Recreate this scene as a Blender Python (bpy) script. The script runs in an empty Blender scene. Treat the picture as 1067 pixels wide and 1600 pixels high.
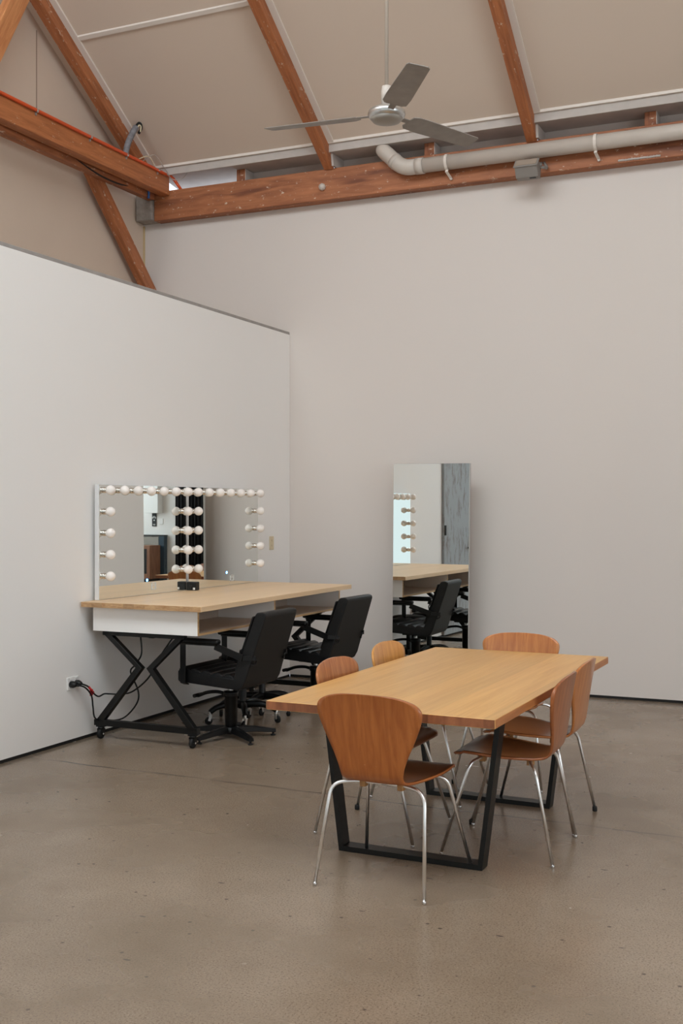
import bpy, bmesh, math, random
from mathutils import Vector, Matrix
random.seed(7)
PI = math.pi
SC = bpy.context.scene
COL = SC.collection

# ------------------------------------------------------------------ camera
cam_d = bpy.data.cameras.new('camera')
cam = bpy.data.objects.new('camera', cam_d)
COL.objects.link(cam)
cam.location = (4.672, -9.229, 1.55)
cam.rotation_euler = (PI/2, 0, 0.4228)
cam_d.sensor_fit = 'VERTICAL'
cam_d.sensor_height = 36.0
cam_d.lens = 36.0*1756.0/1600.0
cam_d.shift_y = -(800-793.6)/1600.0
cam_d.clip_start = 0.05
SC.camera = cam

# ------------------------------------------------------------------ colour management and sky
SC.view_settings.view_transform = 'Standard'
SC.view_settings.look = 'None'
SC.view_settings.gamma = 1.0
SC.view_settings.use_curve_mapping = False
SC.view_settings.exposure = 0.03
SIDE_WINDOW = 4.2      # daylight through the long window in the right wall
REAR_WINDOW = 1.02      # daylight through the window behind the camera
ROOF_WINDOW = 11.0       # daylight through the rooflights in the rear roof slope
world = bpy.data.worlds.new('sky')
SC.world = world
world.use_nodes = True
wb = world.node_tree.nodes['Background']
wb.inputs['Color'].default_value = (0.80, 0.88, 1.0, 1)
wb.inputs['Strength'].default_value = 1.6
SC.cycles.max_bounces = 12
SC.cycles.diffuse_bounces = 6
SC.cycles.glossy_bounces = 6
SC.cycles.sample_clamp_indirect = 8.0

# ------------------------------------------------------------------ materials
def srgb(r, g, b):
    def f(c):
        c /= 255.0
        return c/12.92 if c <= 0.04045 else ((c+0.055)/1.055)**2.4
    return (f(r), f(g), f(b), 1.0)

def new_mat(name):
    m = bpy.data.materials.new(name)
    m.use_nodes = True
    nt = m.node_tree
    return m, nt, nt.nodes['Principled BSDF']

def N(nt, t, **kw):
    n = nt.nodes.new(t)
    for k, v in kw.items():
        setattr(n, k, v)
    return n

def plain(name, col, rough=0.5, metal=0.0, spec=0.5, noise=0.0, nscale=20.0, bump=0.0, coat=0.0):
    m, nt, b = new_mat(name)
    b.inputs['Base Color'].default_value = col
    b.inputs['Roughness'].default_value = rough
    b.inputs['Metallic'].default_value = metal
    b.inputs['Specular IOR Level'].default_value = spec
    b.inputs['Coat Weight'].default_value = coat
    if noise or bump:
        tc = N(nt, 'ShaderNodeTexCoord')
        nz = N(nt, 'ShaderNodeTexNoise')
        nz.inputs['Scale'].default_value = nscale
        nz.inputs['Detail'].default_value = 5
        nt.links.new(tc.outputs['Object'], nz.inputs['Vector'])
        if noise:
            mp = N(nt, 'ShaderNodeMapRange')
            mp.inputs['From Min'].default_value = 0.3
            mp.inputs['From Max'].default_value = 0.7
            mp.inputs['To Min'].default_value = 1-noise
            mp.inputs['To Max'].default_value = 1+noise
            nt.links.new(nz.outputs['Fac'], mp.inputs['Value'])
            mx = N(nt, 'ShaderNodeVectorMath', operation='SCALE')
            mx.inputs[0].default_value = col[:3]
            nt.links.new(mp.outputs['Result'], mx.inputs['Scale'])
            nt.links.new(mx.outputs['Vector'], b.inputs['Base Color'])
        if bump:
            bp = N(nt, 'ShaderNodeBump')
            bp.inputs['Strength'].default_value = bump
            bp.inputs['Distance'].default_value = 0.01
            nt.links.new(nz.outputs['Fac'], bp.inputs['Height'])
            nt.links.new(bp.outputs['Normal'], b.inputs['Normal'])
    return m

def wood(name, c_light, c_dark, stretch=(1, 12, 12), scale=3.0, rough=0.4, coord='Object', plank=None,
         fleck=None, fleck_amt=0.62, stain=None, coat=0.0, contrast=(0.35, 0.65), pv=(0.84, 1.10)):
    """Grain runs along the axis with the smallest stretch.  plank=(axis, width): a shade of its own for each board."""
    m, nt, b = new_mat(name)
    tc = N(nt, 'ShaderNodeTexCoord')
    mp = N(nt, 'ShaderNodeMapping')
    mp.inputs['Scale'].default_value = stretch
    nt.links.new(tc.outputs[coord], mp.inputs['Vector'])
    vec = mp.outputs['Vector']
    board = None
    if plank:
        ax, wd = plank
        sp = N(nt, 'ShaderNodeSeparateXYZ')
        nt.links.new(tc.outputs[coord], sp.inputs[0])
        dv = N(nt, 'ShaderNodeMath', operation='DIVIDE')
        dv.inputs[1].default_value = wd
        nt.links.new(sp.outputs[ax], dv.inputs[0])
        fl = N(nt, 'ShaderNodeMath', operation='FLOOR')
        nt.links.new(dv.outputs[0], fl.inputs[0])
        wn = N(nt, 'ShaderNodeTexWhiteNoise', noise_dimensions='1D')
        nt.links.new(fl.outputs[0], wn.inputs['W'])
        board = wn.outputs['Value']
        ad = N(nt, 'ShaderNodeVectorMath', operation='MULTIPLY_ADD')
        cb = N(nt, 'ShaderNodeCombineXYZ')
        for i in range(3):
            nt.links.new(board, cb.inputs[i])
        ad.inputs[1].default_value = (17, 17, 17)
        nt.links.new(cb.outputs[0], ad.inputs[0])
        nt.links.new(vec, ad.inputs[2])
        vec = ad.outputs[0]
    nz = N(nt, 'ShaderNodeTexNoise')
    nz.inputs['Scale'].default_value = scale
    nz.inputs['Detail'].default_value = 7
    nz.inputs['Roughness'].default_value = 0.62
    nz.inputs['Distortion'].default_value = 0.7
    nt.links.new(vec, nz.inputs['Vector'])
    cr = N(nt, 'ShaderNodeValToRGB')
    cr.color_ramp.elements[0].position = contrast[0]
    cr.color_ramp.elements[0].color = c_dark
    cr.color_ramp.elements[1].position = contrast[1]
    cr.color_ramp.elements[1].color = c_light
    nt.links.new(nz.outputs['Fac'], cr.inputs['Fac'])
    out = cr.outputs['Color']
    if board is not None:
        mr = N(nt, 'ShaderNodeMapRange')
        mr.inputs['To Min'].default_value = pv[0]
        mr.inputs['To Max'].default_value = pv[1]
        nt.links.new(board, mr.inputs['Value'])
        sc = N(nt, 'ShaderNodeVectorMath', operation='SCALE')
        nt.links.new(out, sc.inputs[0])
        nt.links.new(mr.outputs[0], sc.inputs['Scale'])
        out = sc.outputs[0]
    if stain is not None:
        n3 = N(nt, 'ShaderNodeTexNoise')
        n3.inputs['Scale'].default_value = 1.3
        n3.inputs['Detail'].default_value = 3
        nt.links.new(vec, n3.inputs['Vector'])
        r3 = N(nt, 'ShaderNodeMapRange')
        r3.inputs['From Min'].default_value = 0.56
        r3.inputs['From Max'].default_value = 0.70
        nt.links.new(n3.outputs['Fac'], r3.inputs['Value'])
        mx = N(nt, 'ShaderNodeMix', data_type='RGBA')
        nt.links.new(r3.outputs[0], mx.inputs['Factor'])
        nt.links.new(out, mx.inputs['A'])
        mx.inputs['B'].default_value = stain
        out = mx.outputs['Result']
    if fleck is not None:
        n2 = N(nt, 'ShaderNodeTexNoise')
        n2.inputs['Scale'].default_value = 26.0
        n2.inputs['Detail'].default_value = 4
        n2.inputs['Roughness'].default_value = 0.7
        mp2 = N(nt, 'ShaderNodeMapping')
        mp2.inputs['Scale'].default_value = (0.6, 1.2, 1.2)
        nt.links.new(tc.outputs[coord], mp2.inputs['Vector'])
        nt.links.new(mp2.outputs[0], n2.inputs['Vector'])
        r2 = N(nt, 'ShaderNodeMapRange')
        r2.inputs['From Min'].default_value = fleck_amt
        r2.inputs['From Max'].default_value = fleck_amt+0.06
        nt.links.new(n2.outputs['Fac'], r2.inputs['Value'])
        mx = N(nt, 'ShaderNodeMix', data_type='RGBA')
        nt.links.new(r2.outputs[0], mx.inputs['Factor'])
        nt.links.new(out, mx.inputs['A'])
        mx.inputs['B'].default_value = fleck
        out = mx.outputs['Result']
    nt.links.new(out, b.inputs['Base Color'])
    b.inputs['Roughness'].default_value = rough
    b.inputs['Coat Weight'].default_value = coat
    b.inputs['Coat Roughness'].default_value = 0.15
    bp = N(nt, 'ShaderNodeBump')
    bp.inputs['Strength'].default_value = 0.12
    bp.inputs['Distance'].default_value = 0.004
    nt.links.new(nz.outputs['Fac'], bp.inputs['Height'])
    nt.links.new(bp.outputs['Normal'], b.inputs['Normal'])
    return m

def concrete_floor():
    m, nt, b = new_mat('polished_concrete')
    tc = N(nt, 'ShaderNodeTexCoord')
    P = tc.outputs['Object']
    L = nt.links.new
    def noise(scale, detail, rough=0.6, dist=0.0):
        n = N(nt, 'ShaderNodeTexNoise')
        n.inputs['Scale'].default_value = scale
        n.inputs['Detail'].default_value = detail
        n.inputs['Roughness'].default_value = rough
        n.inputs['Distortion'].default_value = dist
        L(P, n.inputs['Vector'])
        return n.outputs['Fac']
    def rng(v, a, c, lo=0.0, hi=1.0):
        r = N(nt, 'ShaderNodeMapRange')
        r.inputs['From Min'].default_value = a
        r.inputs['From Max'].default_value = c
        r.inputs['To Min'].default_value = lo
        r.inputs['To Max'].default_value = hi
        L(v, r.inputs['Value'])
        return r.outputs[0]
    def mixc(f, a, c):
        x = N(nt, 'ShaderNodeMix', data_type='RGBA')
        L(f, x.inputs['Factor'])
        for s, v in (('A', a), ('B', c)):
            if isinstance(v, tuple):
                x.inputs[s].default_value = v
            else:
                L(v, x.inputs[s])
        return x.outputs['Result']
    def math_(op, a, c=None):
        x = N(nt, 'ShaderNodeMath', operation=op)
        for i, v in enumerate((a, c)):
            if v is None: continue
            if isinstance(v, (int, float)):
                x.inputs[i].default_value = v
            else:
                L(v, x.inputs[i])
        return x.outputs[0]
    base = mixc(rng(noise(0.9, 4, 0.6), 0.33, 0.70), srgb(150, 132, 113), srgb(126, 109, 91))
    base = mixc(rng(noise(4.0, 6, 0.7), 0.48, 0.80, 0, 0.25), base, srgb(172, 156, 138))
    base = mixc(rng(noise(130.0, 3, 0.7), 0.52, 0.64, 0, 0.8), base, srgb(102, 86, 70))
    base = mixc(rng(noise(170.0, 2, 0.7), 0.62, 0.72, 0, 0.6), base, srgb(200, 184, 165))
    # dark aggregate chips
    vo = N(nt, 'ShaderNodeTexVoronoi')
    vo.inputs['Scale'].default_value = 16.0
    L(P, vo.inputs['Vector'])
    wn = N(nt, 'ShaderNodeSeparateColor')
    L(vo.outputs['Color'], wn.inputs[0])
    chip = math_('MULTIPLY', rng(vo.outputs['Distance'], 0.09, 0.15, 1, 0), rng(wn.outputs[0], 0.80, 0.83))
    base = mixc(math_('MULTIPLY', chip, 0.75), base, srgb(62, 54, 50))
    vo2 = N(nt, 'ShaderNodeTexVoronoi')
    vo2.inputs['Scale'].default_value = 5.5
    mpc = N(nt, 'ShaderNodeMapping')
    mpc.inputs['Scale'].default_value = (1.0, 2.6, 1.0)
    mpc.inputs['Rotation'].default_value = (0, 0, 0.5)
    L(P, mpc.inputs['Vector'])
    L(mpc.outputs[0], vo2.inputs['Vector'])
    wn2 = N(nt, 'ShaderNodeSeparateColor')
    L(vo2.outputs['Color'], wn2.inputs[0])
    chip2 = math_('MULTIPLY', rng(vo2.outputs['Distance'], 0.07, 0.10, 1, 0), rng(wn2.outputs[1], 0.84, 0.86))
    base = mixc(math_('MULTIPLY', chip2, 0.8), base, srgb(70, 63, 60))
    # the long crack that crosses the slab
    sp = N(nt, 'ShaderNodeSeparateXYZ')
    L(P, sp.inputs[0])
    wob = N(nt, 'ShaderNodeTexNoise')
    wob.inputs['Scale'].default_value = 2.2
    wob.inputs['Detail'].default_value = 6
    L(P, wob.inputs['Vector'])
    yy = math_('ADD', math_('ADD', sp.outputs[1], math_('MULTIPLY', sp.outputs[0], 0.022)),
               math_('ADD', math_('MULTIPLY', wob.outputs['Fac'], -0.10), 3.715))
    dist = math_('ABSOLUTE', yy)
    crack = math_('MULTIPLY', rng(dist, 0.003, 0.014, 1, 0), rng(noise(3.3, 3), 0.36, 0.52, 0.35, 1.0))
    base = mixc(math_('MULTIPLY', crack, 0.8), base, srgb(74, 66, 60))
    spall = math_('MULTIPLY', rng(dist, 0.02, 0.16, 1, 0), rng(noise(28, 4, 0.7), 0.60, 0.66))
    spall = math_('MULTIPLY', spall, math_('MULTIPLY', rng(sp.outputs[0], 1.8, 2.2), rng(sp.outputs[0], 2.6, 3.1, 1, 0)))
    base = mixc(math_('MULTIPLY', spall, 0.75), base, srgb(82, 74, 68))
    # unpolished margin along the back and left walls
    edge = math_('MAXIMUM', rng(sp.outputs[1], -0.185, -0.175), rng(sp.outputs[0], 0.055, 0.065, 1, 0))
    base = mixc(math_('MULTIPLY', edge, 0.6), base, srgb(104, 92, 79))
    L(base, b.inputs['Base Color'])
    ro = rng(noise(1.8, 3, 0.5), 0.3, 0.7, 0.20, 0.32)
    L(ro, b.inputs['Roughness'])
    b.inputs['Specular IOR Level'].default_value = 0.42
    bp = N(nt, 'ShaderNodeBump')
    bp.inputs['Strength'].default_value = 0.03
    bp.inputs['Distance'].default_value = 0.003
    L(noise(90, 3), bp.inputs['Height'])
    L(bp.outputs['Normal'], b.inputs['Normal'])
    return m

def weathered_paint(name, a, c, scale=3.0):
    m, nt, b = new_mat(name)
    tc = N(nt, 'ShaderNodeTexCoord')
    mp = N(nt, 'ShaderNodeMapping')
    mp.inputs['Scale'].default_value = (1, 2.2, 0.8)
    nt.links.new(tc.outputs['Object'], mp.inputs['Vector'])
    nz = N(nt, 'ShaderNodeTexNoise')
    nz.inputs['Scale'].default_value = scale
    nz.inputs['Detail'].default_value = 9
    nz.inputs['Roughness'].default_value = 0.7
    nt.links.new(mp.outputs[0], nz.inputs['Vector'])
    cr = N(nt, 'ShaderNodeValToRGB')
    cr.color_ramp.elements[0].position = 0.36
    cr.color_ramp.elements[0].color = c
    cr.color_ramp.elements[1].position = 0.50
    cr.color_ramp.elements[1].color = a
    nt.links.new(nz.outputs['Fac'], cr.inputs['Fac'])
    nt.links.new(cr.outputs['Color'], b.inputs['Base Color'])
    b.inputs['Roughness'].default_value = 0.7
    return m

def emit(name, col, strength):
    m, nt, b = new_mat(name)
    b.inputs['Base Color'].default_value = (0.02, 0.02, 0.02, 1)
    b.inputs['Emission Color'].default_value = col
    b.inputs['Emission Strength'].default_value = strength
    return m

M = {}
M['wall_white'] = plain('white_wall_paint', srgb(241, 238, 235), 0.75, spec=0.25, bump=0.03, nscale=120)  # lighter than the back wall: its stronger light is put into the colour
M['wall_back'] = plain('dimmed_wall_paint', srgb(215, 206, 199), 0.75, spec=0.25, bump=0.03, nscale=120)  # duller than the partition: weaker light on this wall is put into the colour
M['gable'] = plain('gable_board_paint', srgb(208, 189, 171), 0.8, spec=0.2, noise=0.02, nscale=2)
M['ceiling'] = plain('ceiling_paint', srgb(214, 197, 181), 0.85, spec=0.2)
M['trim'] = plain('ceiling_trim_paint', srgb(222, 212, 202), 0.7, spec=0.3)
M['eave'] = plain('eave_board_paint', srgb(184, 175, 168), 0.8, noise=0.06, nscale=9)
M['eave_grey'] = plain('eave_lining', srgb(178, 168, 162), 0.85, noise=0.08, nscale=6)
M['cap'] = plain('grey_wall_capping', srgb(158, 152, 147), 0.7, noise=0.1, nscale=10)
M['black_gap'] = plain('black_gap', srgb(20, 18, 17), 0.8)
M['concrete'] = plain('cast_concrete', srgb(150, 142, 134), 0.9, noise=0.18, nscale=22, bump=0.4)
M['floor'] = concrete_floor()
FLECK = srgb(206, 186, 164)
M['beam'] = wood('old_orange_beam', srgb(180, 114, 74), srgb(138, 82, 50), (1, 8, 8), 2.6, 0.6, fleck=FLECK, fleck_amt=0.62, stain=srgb(112, 62, 38), contrast=(0.3, 0.7))
M['tie'] = wood('orange_fir_beam', srgb(192, 120, 72), srgb(154, 90, 50), (1, 10, 10), 3.2, 0.55, fleck=FLECK, fleck_amt=0.645, contrast=(0.3, 0.7))
M['strut'] = wood('pale_orange_strut', srgb(214, 150, 98), srgb(180, 112, 66), (1, 10, 10), 2.6, 0.55)
M['rafter'] = wood('orange_rafter', srgb(184, 114, 70), srgb(142, 82, 48), (1, 10, 10), 2.6, 0.55, fleck=FLECK, fleck_amt=0.615, contrast=(0.3, 0.7))
M['block'] = wood('orange_block', srgb(168, 106, 68), srgb(116, 66, 42), (5, 5, 1), 5, 0.7, fleck=FLECK, fleck_amt=0.60)
M['table'] = wood('golden_table_top', srgb(228, 178, 106), srgb(204, 148, 78), (13, 0.55, 9), 2.6, 0.33, plank=(0, 0.116), contrast=(0.25, 0.75), pv=(0.90, 1.06))
M['table_end'] = wood('table_end_grain', srgb(160, 98, 62), srgb(122, 70, 42), (4, 4, 1.2), 4.5, 0.5, plank=(0, 0.116))
M['table_edge'] = wood('orange_table_edge', srgb(198, 130, 76), srgb(170, 104, 56), (9, 0.8, 9), 2.6, 0.42)
M['bench'] = wood('pale_pine_top', srgb(238, 206, 166), srgb(226, 191, 148), (14, 0.5, 14), 2.2, 0.38, plank=(0, 0.085), contrast=(0.2, 0.8), pv=(0.955, 1.03))
M['bench_end'] = wood('pale_pine_end', srgb(206, 168, 124), srgb(170, 124, 82), (5, 5, 30), 3.5, 0.5, plank=(0, 0.085))
M['birch'] = wood('birch_edge', srgb(206, 172, 128), srgb(178, 138, 92), (3, 1, 40), 3.0, 0.5)
M['melamine'] = plain('white_melamine', srgb(244, 240, 236), 0.4)
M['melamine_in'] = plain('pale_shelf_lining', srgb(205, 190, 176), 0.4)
M['black_steel'] = plain('black_painted_steel', srgb(8, 8, 8), 0.42, spec=0.4, noise=0.1, nscale=40)
M['satin_black'] = plain('satin_black_tube', srgb(7, 7, 8), 0.38, spec=0.4)
M['black_plastic'] = plain('black_plastic', srgb(10, 10, 11), 0.45, spec=0.4)
M['vinyl'] = plain('black_vinyl', srgb(9, 9, 11), 0.42, spec=0.4, bump=0.05, nscale=180)
M['vinyl_back'] = plain('worn_black_vinyl', srgb(20, 19, 19), 0.5, spec=0.35, noise=0.08, nscale=6, bump=0.04)
M['chrome'] = plain('chrome', (0.90, 0.90, 0.90, 1), 0.3, 1.0)
M['socket'] = plain('polished_socket', (0.66, 0.62, 0.57, 1), 0.1, 1.0)
M['dull_chrome'] = plain('dull_chrome', (0.62, 0.60, 0.58, 1), 0.22, 1.0)
M['alu'] = plain('brushed_aluminium', (0.56, 0.56, 0.55, 1), 0.35, 1.0)
M['mirror'] = plain('mirror_glass', (0.86, 0.885, 0.87, 1), 0.0, 1.0)
M['mirror_side'] = plain('white_mirror_casing', srgb(226, 226, 226), 0.4)
M['bulb'] = plain('frosted_bulb', srgb(247, 240, 234), 0.25, coat=0.3)
M['rubber'] = plain('black_rubber', srgb(17, 17, 17), 0.7)
M['peg'] = plain('tan_plastic_block', srgb(168, 122, 72), 0.6, noise=0.15, nscale=60)
M['pvc'] = plain('painted_pvc', srgb(196, 186, 176), 0.42, noise=0.05, nscale=5)
M['white_plastic'] = plain('white_plastic', srgb(232, 230, 227), 0.4)
M['cream_plastic'] = plain('cream_plastic', srgb(216, 200, 168), 0.45)
M['clear_plastic'] = plain('pale_grey_plastic', srgb(220, 220, 216), 0.3)
M['grey_metal'] = plain('grey_lamp_housing', srgb(134, 128, 122), 0.5)
M['lens'] = plain('hazy_lamp_lens', srgb(160, 146, 132), 0.25)
M['fan_blade'] = plain('aged_fan_blade', srgb(142, 134, 127), 0.5, noise=0.12, nscale=12)
M['fan_body'] = plain('silver_fan_body', (0.60, 0.60, 0.59, 1), 0.3, 0.9)
M['fan_pan'] = plain('grey_fan_pan', srgb(150, 143, 134), 0.4)
M['rod'] = plain('pale_fan_rod', srgb(186, 172, 158), 0.4)
M['orange_pvc'] = plain('orange_conduit_plastic', srgb(214, 82, 30), 0.4)
M['grey_pvc'] = plain('grey_corrugated_plastic', srgb(118, 116, 120), 0.6, noise=0.3, nscale=30)
M['blue'] = plain('blue_cable', srgb(28, 84, 150), 0.5)
M['red'] = plain('red_tag', srgb(196, 30, 34), 0.5)
M['wire'] = plain('pale_wire', srgb(170, 160, 150), 0.5)
M['led'] = emit('blue_led', (0.10, 0.35, 1.0, 1), 6.0)
M['led_core'] = emit('blue_led_core', (0.55, 0.85, 1.0, 1), 9.0)
M['door'] = weathered_paint('weathered_grey_paint', srgb(158, 163, 166), srgb(126, 120, 118), 5.0)
M['curtain'] = plain('black_curtain', srgb(20, 19, 22), 0.9)
M['walnut'] = wood('brown_cabinet_wood', srgb(156, 108, 80), srgb(118, 76, 54), (10, 10, 1), 3, 0.5)
M['dark'] = plain('dark_void', srgb(14, 13, 13), 0.6)
M['slate'] = plain('slate_blue_glass', srgb(54, 72, 84), 0.15)
M['grey_strip'] = plain('dim_grey_mark', srgb(64, 62, 62), 0.6)
M['panel_grey'] = plain('grey_counter_front', srgb(150, 146, 138), 0.6)
M['side_daylight'] = emit('side_window_daylight', (0.90, 1.0, 1.07, 1), SIDE_WINDOW)
M['roof_daylight'] = emit('rooflight_daylight', (0.91, 1.0, 1.06, 1), ROOF_WINDOW)
M['rear_daylight'] = emit('rear_window_daylight', (0.86, 1.0, 1.03, 1), REAR_WINDOW)

def plywood(name, light, dark, rough=0.33, scuff=0.72, seat=None):
    """Chair shell: grain follows the UV's second axis, with pale rubbed scuffs; seat: the darker worn varnish of the sitting area."""
    m = wood(name, light, dark, (16, 1.6, 1), 3.0, rough, coord='UV', fleck=srgb(206, 160, 118), fleck_amt=scuff, coat=0.3)
    if seat is not None:
        nt = m.node_tree
        b = nt.nodes['Principled BSDF']
        src = b.inputs['Base Color'].links[0].from_socket
        tc = N(nt, 'ShaderNodeTexCoord')
        sp = N(nt, 'ShaderNodeSeparateXYZ')
        nt.links.new(tc.outputs['UV'], sp.inputs[0])
        r = N(nt, 'ShaderNodeMapRange')
        r.inputs['From Min'].default_value = 0.36
        r.inputs['From Max'].default_value = 0.50
        r.inputs['To Min'].default_value = 0.97
        r.inputs['To Max'].default_value = 0.0
        nt.links.new(sp.outputs[1], r.inputs['Value'])
        mx = N(nt, 'ShaderNodeMix', data_type='RGBA')
        nt.links.new(r.outputs[0], mx.inputs['Factor'])
        nt.links.new(src, mx.inputs['A'])
        mx.inputs['B'].default_value = seat
        nt.links.new(mx.outputs['Result'], b.inputs['Base Color'])
    return m
def ply_pair(name, light, dark, seat, rough=0.33, scuff=0.72):
    return (plywood(name+'_back', light, dark, rough, scuff), plywood(name+'_front', light, dark, 0.28, scuff+0.02, seat))
M['ply_orange'] = ply_pair('orange_plywood', srgb(176, 102, 46), srgb(154, 82, 32), srgb(86, 47, 28), 0.36, 0.69)
M['ply_brown'] = ply_pair('brown_plywood', srgb(176, 104, 58), srgb(144, 80, 42), srgb(84, 47, 29))
M['ply_tan'] = ply_pair('tan_plywood', srgb(200, 130, 72), srgb(176, 104, 56), srgb(130, 74, 40))
M['ply_honey'] = ply_pair('honey_plywood', srgb(226, 164, 88), srgb(206, 140, 68), srgb(150, 92, 50))
M['ply_red'] = ply_pair('red_brown_plywood', srgb(192, 126, 76), srgb(160, 94, 52), srgb(96, 52, 30))

# ------------------------------------------------------------------ mesh helpers
def add_box(bm, lo, hi, bevel=0.0, mat=None, seg=1, mi=0):
    c = [(lo[i]+hi[i])/2 for i in range(3)]
    s = [abs(hi[i]-lo[i]) for i in range(3)]
    mtx = Matrix.Translation(c) @ Matrix.Diagonal((s[0], s[1], s[2], 1))
    if mat is not None:
        mtx = mat @ mtx
    r = bmesh.ops.create_cube(bm, size=1.0, matrix=mtx)
    fs = {f for v in r['verts'] for f in v.link_faces}
    for f in fs:
        f.material_index = mi
    if bevel > 0:
        es = list({e for v in r['verts'] for e in v.link_edges})
        rr = bmesh.ops.bevel(bm, geom=es, offset=bevel, segments=seg, profile=0.5, affect='EDGES', clamp_overlap=True)
        for f in rr['faces']:
            f.material_index = mi
    return bm

def smooth_path(pts, n=6, closed=False):
    pts = [Vector(p) for p in pts]
    out = []
    m = len(pts)
    for i in range(m-1):
        p0 = pts[max(i-1, 0)]; p1 = pts[i]; p2 = pts[i+1]; p3 = pts[min(i+2, m-1)]
        for k in range(n):
            t = k/n
            out.append(0.5*((2*p1)+(-p0+p2)*t+(2*p0-5*p1+4*p2-p3)*t*t+(-p0+3*p1-3*p2+p3)*t**3))
    out.append(pts[-1])
    return out

def round_corners(pts, r, n=6):
    pts = [Vector(p) for p in pts]
    out = [pts[0]]
    for i in range(1, len(pts)-1):
        a, b, c = pts[i-1], pts[i], pts[i+1]
        d1 = (a-b); d2 = (c-b)
        k = min(r, d1.length*0.49, d2.length*0.49)
        s = b+d1.normalized()*k; e = b+d2.normalized()*k
        for j in range(n+1):
            t = j/n
            out.append((1-t)**2*s+2*t*(1-t)*b+t*t*e)
    out.append(pts[-1])
    return out

def add_tube(bm, pts, r, seg=10, caps=True, mi=0, sx=1.0):
    pts = [Vector(p) for p in pts]
    rings = []
    t0 = (pts[1]-pts[0]).normalized()
    up = Vector((0, 0, 1)) if abs(t0.z) < 0.9 else Vector((1, 0, 0))
    nrm = (up - t0*up.dot(t0)).normalized()
    for i, p in enumerate(pts):
        if i == 0: t = pts[1]-pts[0]
        elif i == len(pts)-1: t = pts[-1]-pts[-2]
        else: t = (pts[i+1]-pts[i]).normalized()+(pts[i]-pts[i-1]).normalized()
        t.normalize()
        nrm = (nrm - t*nrm.dot(t)).normalized()
        bn = t.cross(nrm)
        rr = r[i] if isinstance(r, (list, tuple)) else r
        rings.append([bm.verts.new(p+(nrm*math.cos(2*PI*k/seg)+bn*math.sin(2*PI*k/seg)*sx)*rr) for k in range(seg)])
    for a, b in zip(rings, rings[1:]):
        for k in range(seg):
            f = bm.faces.new((a[k], a[(k+1) % seg], b[(k+1) % seg], b[k]))
            f.smooth = True; f.material_index = mi
    if caps:
        f = bm.faces.new(rings[0][::-1]); f.material_index = mi
        f = bm.faces.new(rings[-1]); f.material_index = mi
    return bm

def add_lathe(bm, prof, origin=(0, 0, 0), axis=(0, 0, 1), seg=20, mi=0, smooth=True):
    """prof: (radius, height) pairs along the axis; closed with caps where radius > 0 at an end."""
    ax = Vector(axis).normalized()
    q = Vector((0, 0, 1)).rotation_difference(ax)
    o = Vector(origin)
    rings = []
    for r, h in prof:
        if r < 1e-5:
            rings.append([bm.verts.new(o+q @ Vector((0, 0, h)))])
        else:
            rings.append([bm.verts.new(o+q @ Vector((r*math.cos(2*PI*k/seg), r*math.sin(2*PI*k/seg), h))) for k in range(seg)])
    for a, b in zip(rings, rings[1:]):
        for k in range(seg):
            k2 = (k+1) % seg
            if len(a) == 1 and len(b) == 1: continue
            if len(a) == 1: f = bm.faces.new((a[0], b[k2], b[k]))
            elif len(b) == 1: f = bm.faces.new((a[k], a[k2], b[0]))
            else: f = bm.faces.new((a[k], a[k2], b[k2], b[k]))
            f.smooth = smooth; f.material_index = mi
    for ring, flip in ((rings[0], True), (rings[-1], False)):
        if len(ring) > 1:
            f = bm.faces.new(ring[::-1] if flip else ring); f.material_index = mi
    return bm

def add_prism(bm, poly, a, b, plane='yz', bevel=0.0, seg=2, mi=0):
    """Extrude a 2D outline between coordinates a and b of the remaining axis."""
    def P(u, v, w):
        return {'yz': (w, u, v), 'xz': (u, w, v), 'xy': (u, v, w)}[plane]
    va = [bm.verts.new(P(u, v, a)) for u, v in poly]
    vb = [bm.verts.new(P(u, v, b)) for u, v in poly]
    fs = [bm.faces.new(va[::-1]), bm.faces.new(vb)]
    n = len(poly)
    for i in range(n):
        fs.append(bm.faces.new((va[i], va[(i+1) % n], vb[(i+1) % n], vb[i])))
    for f in fs: f.material_index = mi
    if bevel > 0:
        es = list({e for f in fs for e in f.edges})
        bmesh.ops.bevel(bm, geom=es, offset=bevel, segments=seg, profile=0.5, affect='EDGES', clamp_overlap=True)
    return bm

def add_bar(bm, a, b, w, h, up=(0, 0, 1), bevel=0.0, ext=0.0, mi=0):
    """A straight bar of section w (sideways) by h (along up) from a to b."""
    a = Vector(a); b = Vector(b)
    d = (b-a); L = d.length; d.normalize()
    u = Vector(up); u = (u-d*u.dot(d)).normalized()
    s = d.cross(u)
    mtx = Matrix((d.to_4d(), s.to_4d(), u.to_4d(), (0, 0, 0, 1))).transposed()
    for i in range(3): mtx[3][i] = 0
    mtx.translation = (a+b)/2
    mtx[3][3] = 1
    return add_box(bm, (-L/2-ext, -w/2, -h/2), (L/2+ext, w/2, h/2), bevel, mtx, mi=mi)

def obj(name, bm, mat=None, parent=None, loc=None, rot=None, smooth=False, kind=None):
    bmesh.ops.recalc_face_normals(bm, faces=bm.faces[:])
    me = bpy.data.meshes.new(name)
    bm.to_mesh(me); bm.free()
    if smooth:
        for p in me.polygons: p.use_smooth = True
    for m in (mat if isinstance(mat, (list, tuple)) else [mat]):
        if m is not None: me.materials.append(m)
    o = bpy.data.objects.new(name, me)
    COL.objects.link(o)
    if parent is not None: o.parent = parent
    if loc is not None: o.location = loc
    if rot is not None: o.rotation_euler = rot
    if kind: o['kind'] = kind
    return o

def B(): return bmesh.new()

def struct(name, bm, mat, parent=None):
    return obj(name, bm, mat, parent, kind='structure')

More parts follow.
